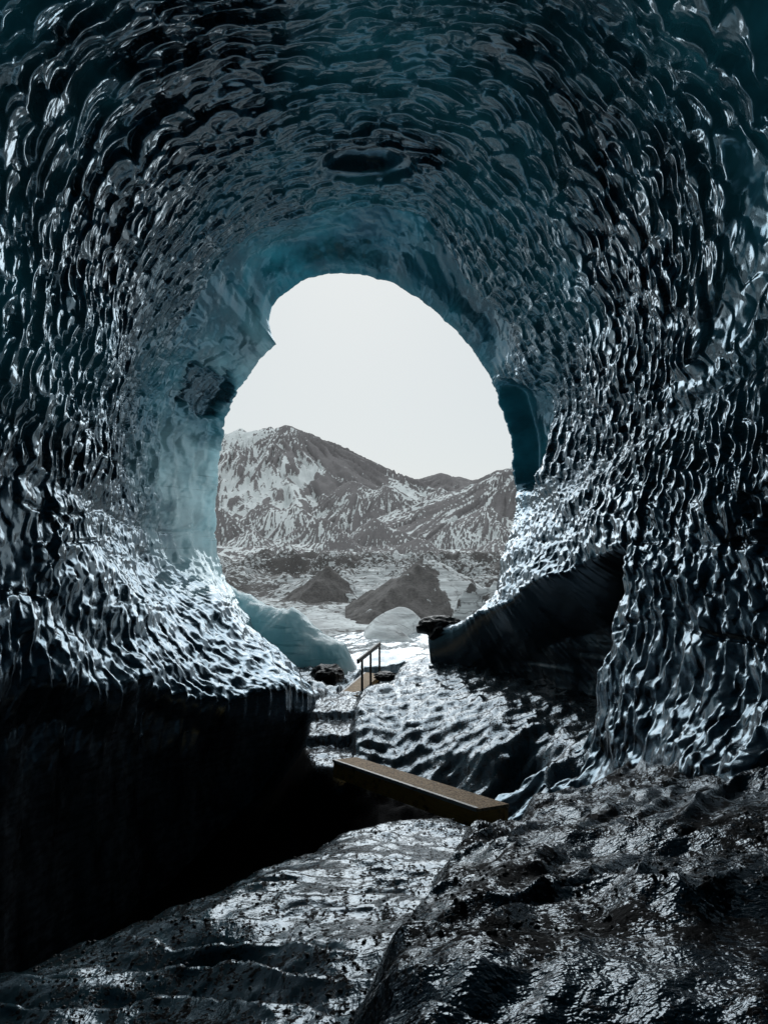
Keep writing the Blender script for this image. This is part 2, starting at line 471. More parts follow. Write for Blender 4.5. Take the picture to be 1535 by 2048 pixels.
# columns (angle) and rows (distance)
def build_cave():
    th = np.concatenate([np.linspace(-166, 150, 1320), np.linspace(150, 194, 60)[1:-1]])
    nt = len(th)
    s = np.concatenate([np.linspace(-1, 0, 26)[:-1], np.linspace(0, 1, 560)])
    ym = np.interp(th, mt_, my_)
    ym = np.where(th > 180, np.interp(th - 360, mt_, my_), ym)
    Y0 = 4.6
    S, T = np.meshgrid(s, th, indexing='ij')
    YM = np.broadcast_to(ym, S.shape)
    Y = np.where(S >= 0, Y0 * (YM / Y0) ** np.clip(S, 0, 1), Y0 + S * 10.0)
    # coarse fit
    ca = np.linspace(-170, 198, 200); cy = np.concatenate([np.linspace(-6, 4, 12)[:-1], np.linspace(4, 22, 110)])
    CA, CY = np.meshgrid(ca, cy, indexing='ij')
    Rc = shell_R(CA * KT, fy(CY))
    R = upsample(Rc, ca, cy, T, Y)
    # exact outline at the mouth
    mr = np.interp(th, mt_, mr_); mr = np.where(th > 180, np.interp(th - 360, mt_, mr_), mr)
    mr = mr * (1 + 0.016 * fbm(th / 5.0, th * 0, 5, 44))
    Rm = mr * ym / F
    ker = np.hanning(81); ker /= ker.sum()
    Rs = np.convolve(np.pad(Rm, 40, mode='edge'), ker, mode='valid')
    Rfit = upsample(Rc, ca, cy, th, ym)
    R = R + (Rs - Rfit)[None, :] * sstep(0.86, 1.0, S) + (Rm - Rs)[None, :] * sstep(0.975, 1.0, S)
    W = T * math.pi / 180
    Tw = np.where(T > 180, T - 360, T)
    # --- hollows and ledges
    lumps = fbm(T / 17, Y / 2.3, 4, 5) * 0.22 + fbm(T / 6, Y / 0.9, 3, 9) * 0.06
    R = R + lumps * sstep(1.0, 0.93, S) * sstep(3, 6, Y)
    def blob(t0, y0, dt, dy, amp, hard=2.0):
        q = ((T - t0) / dt) ** 2 + ((Y - y0) / dy) ** 2
        return amp * sstep(0, 1, np.clip(1 - q, 0, 1)) ** (1 / hard)
    R = R + blob(-2, 15.95 + 0.25 * fbm(T / 7, Y, 2, 400), 8, 0.62, 0.34, 1.1)                         # dark hollow in the roof
    # recess over the mouth, behind an arched ledge
    edge_y = 17.6 + 0.5 * np.cos(W * 2.2) + 0.25 * fbm(T / 10, T * 0, 3, 41)
    R = R + 0.38 * sstep(0, 0.35, Y - edge_y) * sstep(55, 38, np.abs(T + 2)) * sstep(1.0, 0.955, S)
    # blue niche on the right of the mouth
    nic = sstep(50, 62, T) * sstep(98, 90, T) * sstep(0, 0.35, Y - 17.0 - 1.5 * ((T - 78) / 22) ** 2 - 0.15 * fbm(T / 5, Y, 3, 402)) * sstep(1.0, 0.985, S)
    R = R + 0.6 * nic
    # hollow on the left of the mouth
    nl = sstep(-118, -112, T) * sstep(-62, -70, T) * sstep(18.2, 18.9, Y) * sstep(1.0, 0.98, S)
    R = R + 0.2 * nl
    ax_, az_ = axis(Y)
    # --- left ledge and the pit wall under it
    ly = np.array([-6, 3, 6, 9.1, 12, 14.6, 16.4, 17.6, 18.2, 22]); lt = np.array([-106, -108, -112.5, -120.5, -132.5, -160, -167, -176, -190, -190.])
    lx = np.array([-4.6, -4.7, -5.0, -5.15, -4.1, -2.15, -1.9, -1.7, -1.7, -1.7])
    TL = np.interp(Y, ly, lt) + 3.0 * fbm(Y / 1.6, Y * 0, 4, 77)
    soft = 4.0 + 6.0 * vnoise(Y / 1.1, Y * 0, 79)
    XL = np.interp(Y, ly, lx) - 0.1 + 0.22 * fbm(Y / 1.1, T / 30, 4, 31)
    below = sstep(0.8, -1.0, (T - TL) / soft * 2.0)
    Rpit = np.minimum(np.abs(ax_ - XL) / np.maximum(np.abs(np.sin(W)), 0.05), (az_ + 7.2) / np.maximum(-np.cos(W), 0.05) * 1.0 + 50 * (np.cos(W) > -0.05))
    Rpit = Rpit + 0.16 * fbm(Y / 0.9, T / 30, 4, 51)
    R = np.where(T < -90, R * (1 - below) + Rpit * below, R)
    R = np.where((T > 168) & (Y < 17), np.maximum(R, (az_ + 6.8) / np.maximum(-np.cos(W), 0.05)), R)
    # --- right alcove behind the front pillar
    ry = np.array([10.7, 11.2, 12.5, 15, 17.5, 19.6, 22]); rt = np.array([104, 106, 112, 126, 146, 163, 168.])
    TR = np.interp(Y, ry, rt) + 2.0 * fbm(Y / 2.2, Y * 0, 3, 78)
    XR = np.interp(Y, [11, 12.5, 15, 17.5, 19.6], [5.3, 5.2, 4.2, 2.9, 1.35]) + 0.05 * fbm(Y / 0.8, T / 20, 3, 32) + 0.10 * fbm(Y / 1.7 + T / 45, T / 50, 2, 12) + 0.06 * fbm(T / 2.6 + Y / 3, Y / 5, 4, 14)
    XR = XR - 0.25 * sstep(TR + 5, TR + 25, T)
    inal = sstep(-1.2, 3.0, T - TR) * sstep(10.9, 11.6, Y + 0.12 * fbm(T / 7, T * 0, 3, 90))
    Ral = np.minimum(np.abs(XR - ax_) / np.maximum(np.abs(np.sin(W)), 0.05), (az_ + 6.0) / np.maximum(-np.cos(W), 0.05) + 50 * (np.cos(W) > -0.05))
    Zal = az_ + Ral * np.cos(W)
    Ral = Ral + 0.07 * fbm(Zal / 0.22 + Y * 0.3, Y / 4, 4, 95)
    R = np.where(T > 90, R * (1 - inal) + Ral * inal, R)
    # --- scallops
    u = W * 5.6
    wu = u + 0.22 * fbm(u / 1.6, Y / 1.6, 2, 61)
    wv = Y + 0.20 * fbm(u / 1.5, Y / 1.8, 2, 62) + 0.10 * np.sin(u * 1.3)
    # crests lean: along the lower walls they run obliquely towards the mouth
    lean = 0.35 * sstep(70, 130, np.abs(T)) * np.sign(T)
    wv2 = wv + lean * (wu - np.sign(T) * 1.2 * 5.6) * 0.6
    wv2 = 13 + (wv2 - 13) * (1 - 0.22 * sstep(75, 30, np.abs(T)))
    s1 = shingles(wu, wv2, 0.43, 0.33, 3)
    s2 = shingles(wu + 3.3, wv2 + 7.1, 0.27, 0.195, 8)
    s3, _ = scallops(wu, wv2, 0.44, 0.25, 13, bend=0.8, asym=0.6)
    sel = sstep(-0.20, 0.30, fbm(u / 2.0, Y / 2.4, 3, 70) + 0.05 * (Y - 13))
    s0, r0 = scallops(u + 1.7, Y * 1.0 + 2.0, 0.95, 0.62, 31, bend=0.3)
    low = sstep(85, 115, np.abs(T))
    h = (s1 * (1 - sel) * 0.23 + s2 * sel * 0.155) * (1 - 0.75 * low) + s3 * low * 0.11 + 0.03 * s2 * (1 - sel)
    dents = fbm(u / 0.12, Y / 0.12, 2, 15) * 0.006
    amp = np.ones_like(Y)
    amp *= 1 - (0.88 - 0.30 * sstep(10, 14, Y)) * sstep(0, -13, T - TL + 4 * fbm(Y / 0.8, T / 12, 3, 81)) * (T < -90)
    amp *= 1 - 0.93 * inal * (T > 90)
    smooth_top = sstep(0, 0.6, Y - edge_y) * sstep(58, 40, np.abs(T + 2))
    amp *= 1 - 0.72 * smooth_top
    amp *= 1 - 0.85 * nic
    amp *= 1 - 0.6 * nl
    q = ((T + 2) / 9.0) ** 2 + ((Y - 15.95) / 0.8) ** 2
    amp *= 1 - 0.95 * sstep(1.3, 0.8, q)
    amp *= 0.55 + 0.45 * sstep(1.0, 0.93, S)
    amp *= 0.8 + 0.4 * vnoise(u / 1.7, Y / 1.7, 88)
    amp *= sstep(2.5, 4.5, Y)
    # the bare smooth sheets high on the right
    bare = sstep(0.28, 0.42, fbm(T / 20 + 3, Y / 2.4, 3, 99)) * sstep(13, 9, Y)
    amp *= 1 - 0.7 * bare
    # dirt seams: thin grooves round the walls
    seam = np.zeros_like(Y)
    for k_, (z0, sl, wdt, side) in enumerate(((0.95, -0.03, 0.05, -1), (0.25, -0.05, 0.035, -1), (-0.5, -0.09, 0.04, -1), (0.0, 0.0, 0.0, 0),
                                       (2.1, -0.03, 0.10, 1), (0.15, 0.0, 0.035, 1), (-1.2, 0.0, 0.03, 1))):
        if side == 0: continue
        Zt = az_ + R * np.cos(W)
        zz = z0 + sl * (Y - 8) + 0.35 * fbm(Y / 3.0, T * 0, 4, 200 + k_)
        if k_ == 4: zz = 2.55 - 0.115 * (Y - 6) + 0.12 * fbm(Y / 1.2, T * 0, 3, 205)
        seam = np.maximum(seam, np.exp(-((Zt - zz) / wdt) ** 2) * (np.sign(T) == side) * sstep(25, 45, np.abs(T)) * sstep(-0.35, 0.25, fbm(Y / 1.6, T * 0 + k_, 3, 230)))
    band = np.exp(-((az_ + R * np.cos(W) - (2.55 - 0.115 * (Y - 6))) / 0.32) ** 2) * (T > 0)
    bandl = np.exp(-((az_ + R * np.cos(W) - (1.25 - 0.06 * (Y - 8))) / 0.22) ** 2) * (T < 0)
    rub = np.maximum(band, bandl) * sstep(25, 45, np.abs(T))
    amp *= 1 - 0.55 * rub
    h = h * amp + 0.22 * s0 * nl + 0.07 * s0 * smooth_top
    R2 = R - h + dents * amp + 0.05 * seam + rub * fbm(u / 0.09, Y / 0.13, 3, 120) * 0.035
    Rf = R2
    X = ax_ + Rf * np.sin(W); Z = az_ + Rf * np.cos(W)
    # little tooth of ice leaning into the opening
    # layered relief on smooth dark faces
    # --- attributes
    n1 = fbm(T / 24, Y / 3.0, 4, 301)
    topness = sstep(100, 35, np.abs(T))
    blue = np.clip(topness * (0.75 + 0.9 * n1) + 0.12, 0, 1)
    blue = np.clip(blue + 0.9 * sstep(16.5, 19.5, Y) * sstep(-150, -60, Tw) * sstep(118, 95, Tw), 0, 1.2)
    streakd = sstep(0.1, 0.45, fbm(T / 9 + Y / 5, Y / 6 - T / 40, 4, 310))
    blue = blue * (1 - 0.6 * streakd * sstep(17, 13, Y))
    pn = fbm(T / 7, Y / 0.9, 4, 345)
    pale = sstep(16.6, 20.2, Y + 1.6 * pn) * sstep(-62, -95, T + 14 * pn) * sstep(-150, -128, T) * 0.95
    pale = np.maximum(pale, sstep(0.945, 1.0, S) * 0.5 * sstep(-62, -50, T) * sstep(-30, -42, T) )
    pale = np.maximum(pale, sstep(-75, -62, T) * sstep(-44, -56, T) * sstep(18.2, 19.8, Y) * 0.30)
    pale = np.maximum(pale, sstep(-0.2, 0.3, fbm(T / 6, Y / 0.7, 3, 340)) * sstep(16.5, 18.6, Y) * sstep(92, 100, T) * sstep(150, 140, T) * (1 - inal) * 0.2)
    
    dirt = np.clip(0.25 + 0.5 * sstep(60, 130, np.abs(T)) + 0.6 * rub + seam, 0, 1)
    dirt = dirt * (1 - 0.9 * pale)
    rn = fbm(T / 3.5, Y / 0.5, 4, 322)
    rockp = sstep(-0.1, 0.15, 1.0 + 1.6 * rn - ((T + 62 + 3 * rn) / 7.5) ** 2 - ((Y - 20.1) / 1.0) ** 2)
    dirt = np.maximum(dirt, rockp * 1.0); pale = pale * (1 - rockp)
    thin = 0.10 * topness * np.clip(0.35 + 1.5 * n1, 0, 1.2) + 0.17 * sstep(15.5, 20.0, Y) * sstep(108, 80, np.abs(T)) * np.clip(0.7 + 1.2 * fbm(T / 9, Y / 1.2, 3, 350), 0.1, 1.4) \
        + 0.45 * sstep(18.9, 20.6, Y) * sstep(-48, -34, T) * sstep(-4, -20, T) * np.clip(0.8 + 1.5 * fbm(T / 5, Y / 0.5, 3, 351), 0.2, 1.5) + 0.34 * np.exp(-((T + 60) / 14) ** 2) * sstep(17.6, 20.4, Y) * np.clip(0.8 + 1.2 * fbm(T / 4, Y / 0.6, 3, 352), 0.1, 1.4) + 0.42 * pale * (T < -50) \
        + 0.35 * sstep(0.975, 1.0, S) * sstep(-125, -105, Tw) * sstep(100, 80, Tw)
    thin = thin * (1 - 0.9 * rockp) * (1 - 0.95 * inal) * (T > -150)
    hol = ((T + 2) / 8) ** 2 + ((Y - 15.95) / 0.62) ** 2 < 1
    thin = thin * (1 - 0.8 * hol)
    Rf = Rf + 0.28 * rockp * sstep(1.0, 0.985, S)
    X = ax_ + Rf * np.sin(W); Z = az_ + Rf * np.cos(W)
    V = np.stack([X, Y, Z], -1)
    # rim: turn outwards past the mouth into the outer face of the glacier
    rim = []
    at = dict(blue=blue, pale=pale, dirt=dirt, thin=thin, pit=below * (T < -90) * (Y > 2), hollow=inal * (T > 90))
    for dR, dY in ((0.05, 0.10), (0.18, 0.22), (0.5, 0.35), (1.2, 0.6), (2.6, 0.9)):
        Rr = Rf[-1] + dR; Yr = Y[-1] + dY
        rim.append(np.stack([ax_[-1] + Rr * np.sin(W[-1]), Yr, az_[-1] + Rr * np.cos(W[-1])], -1))
        for k_ in at: at[k_] = np.vstack([at[k_], at[k_][-1:]])
    V = np.concatenate([V, np.stack(rim)], 0)
    # back of the cave, closed behind the camera
    cap = []
    for k_ in range(1, 5):
        f_ = 1 - k_ / 4.0
        a0, z0 = axis(Y[0, 0])
        cap.append(np.stack([a0 + (X[0] - a0) * f_, Y[0] - 1.5 * (1 - f_ ** 2), z0 + (Z[0] - z0) * f_], -1))
        for q_ in at: at[q_] = np.vstack([at[q_][:1], at[q_]])
    V = np.concatenate([np.stack(cap[::-1]), V], 0)
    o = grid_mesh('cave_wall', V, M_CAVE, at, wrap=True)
    tag(o, 'dark blue scalloped glacier ice walls and roof arching round the opening', kind='structure')
build_cave()

# ------------------------------------------------------------------ the floor of the cave
PL_N = [P(955, 1618, 10 * 518 / 518), P(1018, 1608, 10 * 518 / 508)]
FL = [  # image point + distance
 (0,1960,3.8),(300,1850,5.0),(500,1770,6.4),(650,1690,8.2),(800,1650,9.2),(930,1642,9.9),(200,2048,3.0),(500,2048,2.7),(740,2048,2.5),(740,1850,3.95),
 (700,1750,5.6),(800,1690,7.5),(500,1900,3.75),(350,1950,3.5),(800,1900,3.4),(850,1800,4.75),(920,1700,7.3),(-300,2048,3.1),
 (880,2048,2.05),(920,1900,3.0),(1000,1800,4.15),(1030,1720,5.6),(1020,1665,8.2),(1200,1700,5.7),(1200,1625,8.0),(1300,2000,2.05),(1535,2048,1.8),(1400,1800,3.6),
 (1535,1700,4.1),(1535,1610,5.8),(1380,1610,7.0),(1100,1850,3.3),(1120,1625,9.0),(1800,1650,4.2),
 (760,1392,16.6),(900,1405,15.2),(1000,1392,15.0),(1100,1412,13.5),(1180,1440,12.3),(900,1480,13.4),(1050,1500,12.0),(850,1530,12.9),(780,1470,14.2),(1000,1565,11.6),(1080,1560,10.9),
 (1150,1500,11.1),(1130,1590,10.2),(1050,1602,10.3),(1230,1580,9.0),(1300,1420,12),
 (640,1392,16.6),(600,1330,19.5),(560,1330,20.5),(700,1335,20.0),(760,1342,20.0),(830,1330,19.5),(760,1310,21.5),(650,1318,21.5),(850,1300,22),(700,1300,24),(560,1310,24),(900,1300,24),(700,1270,29),(500,1290,29),(950,1270,29),
 (400,1340,20),(1000,1330,19),
 (655,1440,14.8),(610,1500,13.4),
]
fp = [(P(*a)[0], P(*a)[1]) for a in FL]; fz = [P(*a)[2] for a in FL]
for x, y, z in ((-0.6, 10.4, -4.9), (-2.2, 8.6, -5.6), (-3.4, 6.2, -6.0), (-4.2, 9.0, -6.2), (-2.6, 12.0, -5.6), (-1.3, 11.4, -4.95), (0.3, 11.4, -4.75), (1.2, 11.3, -4.55), (2.4, 11.0, -4.3),
                (-4.5, 4.0, -5.5), (-1.9, 13.9, -4.5), (-4.5, 12, -6.2), (-5.5, 15, -5.5), (-5, 19, -4), (6, 15, -3.5), (6, 10, -2.5), (5, 19, -3.5), (5, 6, -1.6), (4, 1, -1.0), (0, 0, -1.45), (-2, 0, -1.5),
                (-4, 0, -2.5), (-4, -4, -2.0), (4, -4, -1.2), (0, -4, -1.5), (6.5, 28, -4), (-6.5, 28, -4), (0.0, 9.9, -4.35), (0.9, 10.6, -4.5)):
    fp.append((x, y)); fz.append(z)
floor_fit = tps_fit([(a, b * 0.8) for a, b in fp], fz, 1e-3)
fcx = np.linspace(-8.5, 8.5, 120); fcy = np.concatenate([np.linspace(-6, 2, 20)[:-1], np.linspace(2, 31, 190)])
FCX, FCY = np.meshgrid(fcx, fcy, indexing='ij')
FC = floor_fit(FCX, FCY * 0.8)

# the crease between the wet centre slab and the right mound; the crest over the pit
crease_y = np.array([-5, 2.5, 3.4, 4.75, 7.3, 9.9]); crease_x = np.array([-0.6, -0.05, 0.08, 0.29, 0.82, 1.3])
crest_pts = np.array([P(-300, 2048, 3.1), P(0, 1960, 3.8), P(300, 1850, 5.0), P(500, 1770, 6.4), P(650, 1690, 8.2), P(800, 1650, 9.2), P(930, 1642, 9.9), P(1060, 1630, 10.0)])

def path_x(Y):
    l = np.interp(Y, [11.5, 12.7, 13.8, 15.2, 17, 20], [-1.25, -1.3, -1.62, -1.72, -1.5, -0.9])
    r = np.interp(Y, [11.5, 12.7, 13.8, 15.2, 17, 20], [-0.45, -0.45, -0.62, -0.62, -0.55, 0.1])
    return l, r

def floor_z(X, Y, full=True):
    z = upsample(FC, fcx, fcy, X, Y)
    # steps of the path
    l, r = path_x(Y)
    wob = 0.24 * fbm(X / 0.4, Y * 0, 2, 610)
    zs = np.where(Y + wob < 13.85, -3.99, np.where(Y + wob < 15.2, -3.79, -3.62))
    zs = -3.99 + 0.20 * sstep(13.80, 13.92, Y + wob) + 0.17 * sstep(15.15, 15.27, Y + wob) + 0.0 * X
    inp = sstep(-0.12, 0.12, X - l) * sstep(-0.12, 0.12, r - X) * sstep(12.3, 12.7, Y) * sstep(17.6, 16.8, Y)
    z = z * (1 - inp) + (zs + 0.06 * fbm(X / 0.25, Y / 0.25, 4, 600)) * inp
    # dip under the far footbridge
    dip = np.exp(-((Y - 18.4) / 0.8) ** 2) * sstep(1.3, 0.4, np.abs(X + 0.8)) * 0.45
    z = z - dip
    z = np.where((np.abs(X + 0.62 - 0.20 * (Y - 17)) < 0.62) & (Y > 17.25) & (Y < 20.2), np.minimum(z, -3.86), z)
    # right mound stands proud of the slab
    cx = np.interp(Y, crease_y, crease_x) + 0.12 * fbm(Y / 1.1, Y * 0, 4, 620)
    flank = sstep(-0.02, 0.20, X - cx) * sstep(10.2, 9.3, Y)
    z = z + 0.18 * flank
    ppx = X / np.maximum(Y, 1) * F + 767.5
    clr = sstep(890, 930, ppx) * sstep(1075, 1035, ppx) * sstep(6.0, 7.5, Y) * sstep(11, 10.4, Y)
    z = z * (1 - clr) + np.minimum(z, -0.408 * Y) * clr
    # steep drop from the crest into the pit
    cyi = np.interp(X, crest_pts[:, 0], crest_pts[:, 1]) + 0.18 * fbm(X / 0.6, X * 0, 3, 630)
    drop = sstep(0.02, 0.5, Y - cyi) * sstep(1.5, 0.9, X) * (Y < 14)
    pit = np.minimum(z, -4.75 + 0.45 * np.clip(X, -3, 0.5))
    dd = drop * sstep(12.6, 11.4, Y - 0.1 * np.abs(X))
    z = z * (1 - dd) + pit * dd
    if not full: return z, inp, flank, dd
    lump = 0.10 * np.clip(Y / 8, 0.3, 1) * fbm(X / 1.2, Y / 1.6, 4, 640) + 0.035 * fbm(X / 0.28, Y / 0.35, 3, 641)
    z = z + lump * (1 - 0.85 * inp) * (1 - 0.5 * sstep(-0.2, 0.0, cx - X) * (Y < 9.5))
    # scallops on the mid mound and gully banks
    w = X * 0.9 + 0.15 * fbm(X, Y, 3, 650)
    v = Y + 0.2 * fbm(X / 0.8, Y / 0.9, 3, 651) - 0.15 * X
    s1, _ = scallops(w, v, 0.44, 0.32, 66, bend=0.5)
    s2, _ = scallops(w + 4, v + 2, 0.25, 0.22, 67, bend=0.4)
    mid = sstep(10.2, 11.2, Y) * sstep(21, 19.5, Y) * (1 - inp)
    mid = mid * sstep(-5.0, -4.5, z) * (1 - sstep(-0.8, -1.1, X) * sstep(14.0, 13.2, Y))
    z = z + mid * (0.15 * s1 + 0.04 * s2)
    # long folds on the right mound
    fx, fyy = X * 0.55 + Y * 0.83, X * 0.83 - Y * 0.55
    rid = 1 - np.abs(fbm(fx / 1.9, fyy / 0.55, 3, 660)) * 2.2
    z = z + flank * (0.11 * np.clip(rid, -0.5, 1) ** 2 + 0.010 * np.abs(fbm(fx / 0.35, fyy / 0.12, 4, 663))) * sstep(10.5, 9.0, Y)
    rid2 = 1 - np.abs(fbm(fx / 1.0 + 5, fyy / 0.30, 4, 661)) * 2.5
    slab = (1 - flank) * sstep(10.2, 9.0, Y)
    wy = Y + 0.35 * fbm(X / 0.8, Y / 0.8, 4, 670) + 0.25 * X
    per = 0.34 + 0.05 * np.clip(Y, 0, 10)
    fr = np.mod((wy + 0.5 * fbm(X / 1.6 + 9, Y / 1.6, 3, 672)) / (0.42 + 0.0 * X), 1.0)
    saw = np.where(fr < 0.86, fr / 0.86, (1 - fr) / 0.14) - 0.5
    z = z + (slab + 0.6 * flank) * 0.085 * saw * (0.15 + 1.4 * vnoise(X / 0.45, Y / 0.45, 671)) * sstep(10.2, 9.0, Y)
    z = z + slab * (0.010 * np.clip(rid2, -0.4, 1) + 0.010 * fbm(X / 0.16, Y / 0.16, 4, 664))
    return z, inp, flank, dd, mid, slab

def build_floor():
    s = np.linspace(-1, 1, 620)
    yy = np.concatenate([np.linspace(-5.5, 1.4, 20)[:-1], 1.4 * (30 / 1.4) ** np.linspace(0, 1, 450)])
    Wd = np.minimum(0.75 * np.maximum(yy, 1) + 3.2, 8.0)
    X = Wd[:, None] * (0.62 * s + 0.38 * s ** 3)[None]
    Y = np.broadcast_to(yy[:, None], X.shape)
    z, inp, flank, dd, mid, slab = floor_z(X, Y)
    tealleft = slab * sstep(0.0, -0.9, X + (Y - 3) * 0.14)
    wet = np.clip(slab * (1 - 0.7 * tealleft) + 0.08 * flank + 0.25 * mid + inp, 0, 1)
    gravel = np.clip(0.50 * slab + 0.78 * flank + 0.5 * dd + 0.7 * inp + 0.42 * mid, 0, 1)
    pit_shade = np.maximum(sstep(-4.25, -4.6, z) * (Y < 13), sstep(-0.8, -1.1, X) * sstep(13.8, 13.2, Y) * (Y > 9) * (1 - inp))
    gravel = np.clip(gravel + 1.6 * pit_shade, 0, 2); wet = wet * (1 - pit_shade)  # pit's shade put into the colour: gravel mask turns it matte black
    blue = np.clip(0.9 * tealleft + 0.25 * slab + 0.2 * mid, 0, 1) * (1 - dd)
    pale = sstep(19.0, 21.5, Y + 0.6 * fbm(X, Y, 3, 700)) * 0.9
    pale = np.maximum(pale, inp * 0.10 * sstep(12.5, 16, Y))
    o = grid_mesh('ice_floor', np.stack([X, Y, z], -1), M_FLOOR, dict(wet=wet, gravel=gravel, blue=blue, pale=pale, mound=flank), flip=False)
    tag(o, 'wet black ice floor with gritty slab, gully and steps', kind='structure')
build_floor()

# ------------------------------------------------------------------ outside: glacier plain, debris hills, mountains
def peaks_field(X, Y, peaks, seed, gul=0.42, nsp=9.0):
    """union of cones with radial gullies; returns height and gully value"""
    H = np.full(X.shape, -1e9); G = np.zeros(X.shape); H2 = np.full(X.shape, -1e9)
    wx = X + 6 * fbm(X / 40, Y / 40, 3, seed + 1); wy = Y + 6 * fbm(X / 40, Y / 40, 3, seed + 2)
    for i, (px, py, D, sl) in enumerate(peaks):
        x0, y0, z0 = P(px, py, D)
        dx, dy = wx - x0, wy - y0
        d = np.hypot(dx, dy); a = np.arctan2(dy, dx)
        g = np.abs(fbm(a * nsp + d * 0.01, d / 55.0 + i * 7, 4, seed + 10 * i))      # 0 in the gully lines
        g2 = np.abs(fbm(a * nsp * 3, d / 20.0 + i * 3, 3, seed + 10 * i + 5))
        h = z0 - 0.86 * sl * d * (1 + 0.18 * np.sin(a * 3 + i)) + np.clip(d - 5, 0, 45) * gul * (np.minimum(g, 0.30) - 0.30) + np.clip(d - 6, 0, 20) * 0.07 * g2
        m = h > H
        H2 = np.where(m, H, np.maximum(H2, h))
        H = np.where(m, h, H); G = np.where(m, np.minimum(g, 0.55 * g2 + 0.02), G)
    return H, G, H - H2

def fan(px0, px1, nx, y0, y1, ny):
    pxs = np.linspace(px0, px1, nx); ys = y0 * (y1 / y0) ** np.linspace(0, 1, ny)
    X = (pxs[None] - 767.5) / F * ys[:, None]
    return X, np.broadcast_to(ys[:, None], X.shape)

def build_mountains():
    X, Y = fan(200, 1300, 520, 110, 560, 330)
    pk = [(570, 846, 420, .62), (535, 850, 425, .6), (480, 854, 430, .6), (430, 858, 430, .6), (350, 850, 430, .6), (600, 880, 415, .62), (635, 902, 410, .6), (685, 905, 405, .60), (725, 932, 400, .6), (755, 952, 395, .6),
          (690, 961, 330, .7), (751, 968, 330, .7), (876, 973, 340, .7), (838, 1009, 285, .7), (535, 1002, 285, .75), (580, 1006, 280, .75), (493, 1055, 225, .75), (755, 1034, 240, .75), (640, 1030, 250, .8),
          (1030, 932, 300, .6), (1075, 905, 305, .6), (990, 950, 300, .62), (1150, 890, 310, .6), (960, 1010, 250, .75), (900, 1040, 225, .75), (430, 1010, 260, .75), (680, 1065, 200, .8), (820, 1070, 190, .8), (560, 1075, 190, .8), (1000, 1070, 190, .7)]
    H, G, HV = peaks_field(X, Y, pk, 800)
    base = -3.5 + sstep(110, 330, Y) * 9 + 1.6 * fbm(X / 14, Y / 14, 4, 850)
    z = np.maximum(H, base) + 0.6 * fbm(X / 7, Y / 7, 4, 860) - 1.6 * np.abs(fbm(X / 11, Y / 16, 4, 861))
    z = np.where(Y > 470, z - (Y - 470) * 0.8, z)
    dzx = np.gradient(z, axis=1); 
    big = fbm(X / 45, Y / 60, 3, 871)
    snow = 0.38 + 4.2 * (0.075 - np.minimum(G, 0.2)) + 0.50 * big + 0.38 * np.exp(-HV / 3.5) + 0.12 * sstep(60, 10, z)
    # the open snow faces either side of the main summit, bare ash below the right hand ridge
    def patch(px, py, D, rx, rz, v):
        x0, y0, z0 = P(px, py, D)
        ppx = X / Y * F + 767.5; ppy = HZ - z / Y * F
        q = ((X - x0) / rx) ** 2 + ((z - z0) / rz) ** 2
        return v * np.clip(1 - q, 0, 1) * np.clip(0.75 + 1.6 * fbm(X / 3.5, z / 9, 4, 877), 0, 1.4)
    snow = snow + patch(625, 960, 400, 17, 16, .55) + patch(500, 872, 425, 14, 8, .5) + patch(450, 960, 400, 14, 18, .3)
    snow = snow - patch(690, 925, 405, 18, 14, .8) - patch(1010, 1030, 280, 26, 16, .4) - patch(680, 1000, 330, 10, 9, .35) - patch(760, 955, 400, 10, 8, .6)
    snow = snow - 0.05 * sstep(3, -3, z)
    o = grid_mesh('mountain', np.stack([X, Y, z], -1), M_HILL, dict(snow=snow), flip=False)
    tag(o, 'ash covered mountain range with snow in its gullies', kind='structure')
    # farther ridge
    X, Y = fan(600, 1300, 260, 520, 700, 60)
    pk = [(879, 946, 620, .35), (833, 960, 610, .4), (920, 952, 620, .35), (960, 958, 620, .35), (800, 972, 610, .4), (1010, 950, 630, .4)]
    H, G, HV = peaks_field(X, Y, pk, 900)
    z = np.maximum(H, -5) + 0.8 * fbm(X / 8, Y / 8, 4, 905)
    o = grid_mesh('far_mountain', np.stack([X, Y, z], -1), M_HILL, dict(snow=0.12 + 0.5 * fbm(X / 20, Y / 10, 3, 907)))
    tag(o, 'low bare ridge far behind the mountains', kind='structure')
build_mountains()

def ground_h(X, Y):
    b = np.interp(Y, [20, 24, 29, 40, 60, 110, 170], [-3.7, -3.75, -3.9, -4.3, -5.0, -5.2, -4.0])
    hum = np.clip(0.62 - 2.2 * np.abs(fbm(X / 13, Y / 16, 4, 950)), 0, 1) ** 1.3 * sstep(38, 90, Y) * 4.6
    hum += fbm(X / 2.6, Y / 4.0, 4, 951) * 0.35 * sstep(24, 34, Y)
    hum += sstep(60, 110, Y) * np.clip(0.5 - 2.5 * np.abs(fbm(X / 22, Y / 22, 4, 953)), 0, 1) * 5
    return b + hum

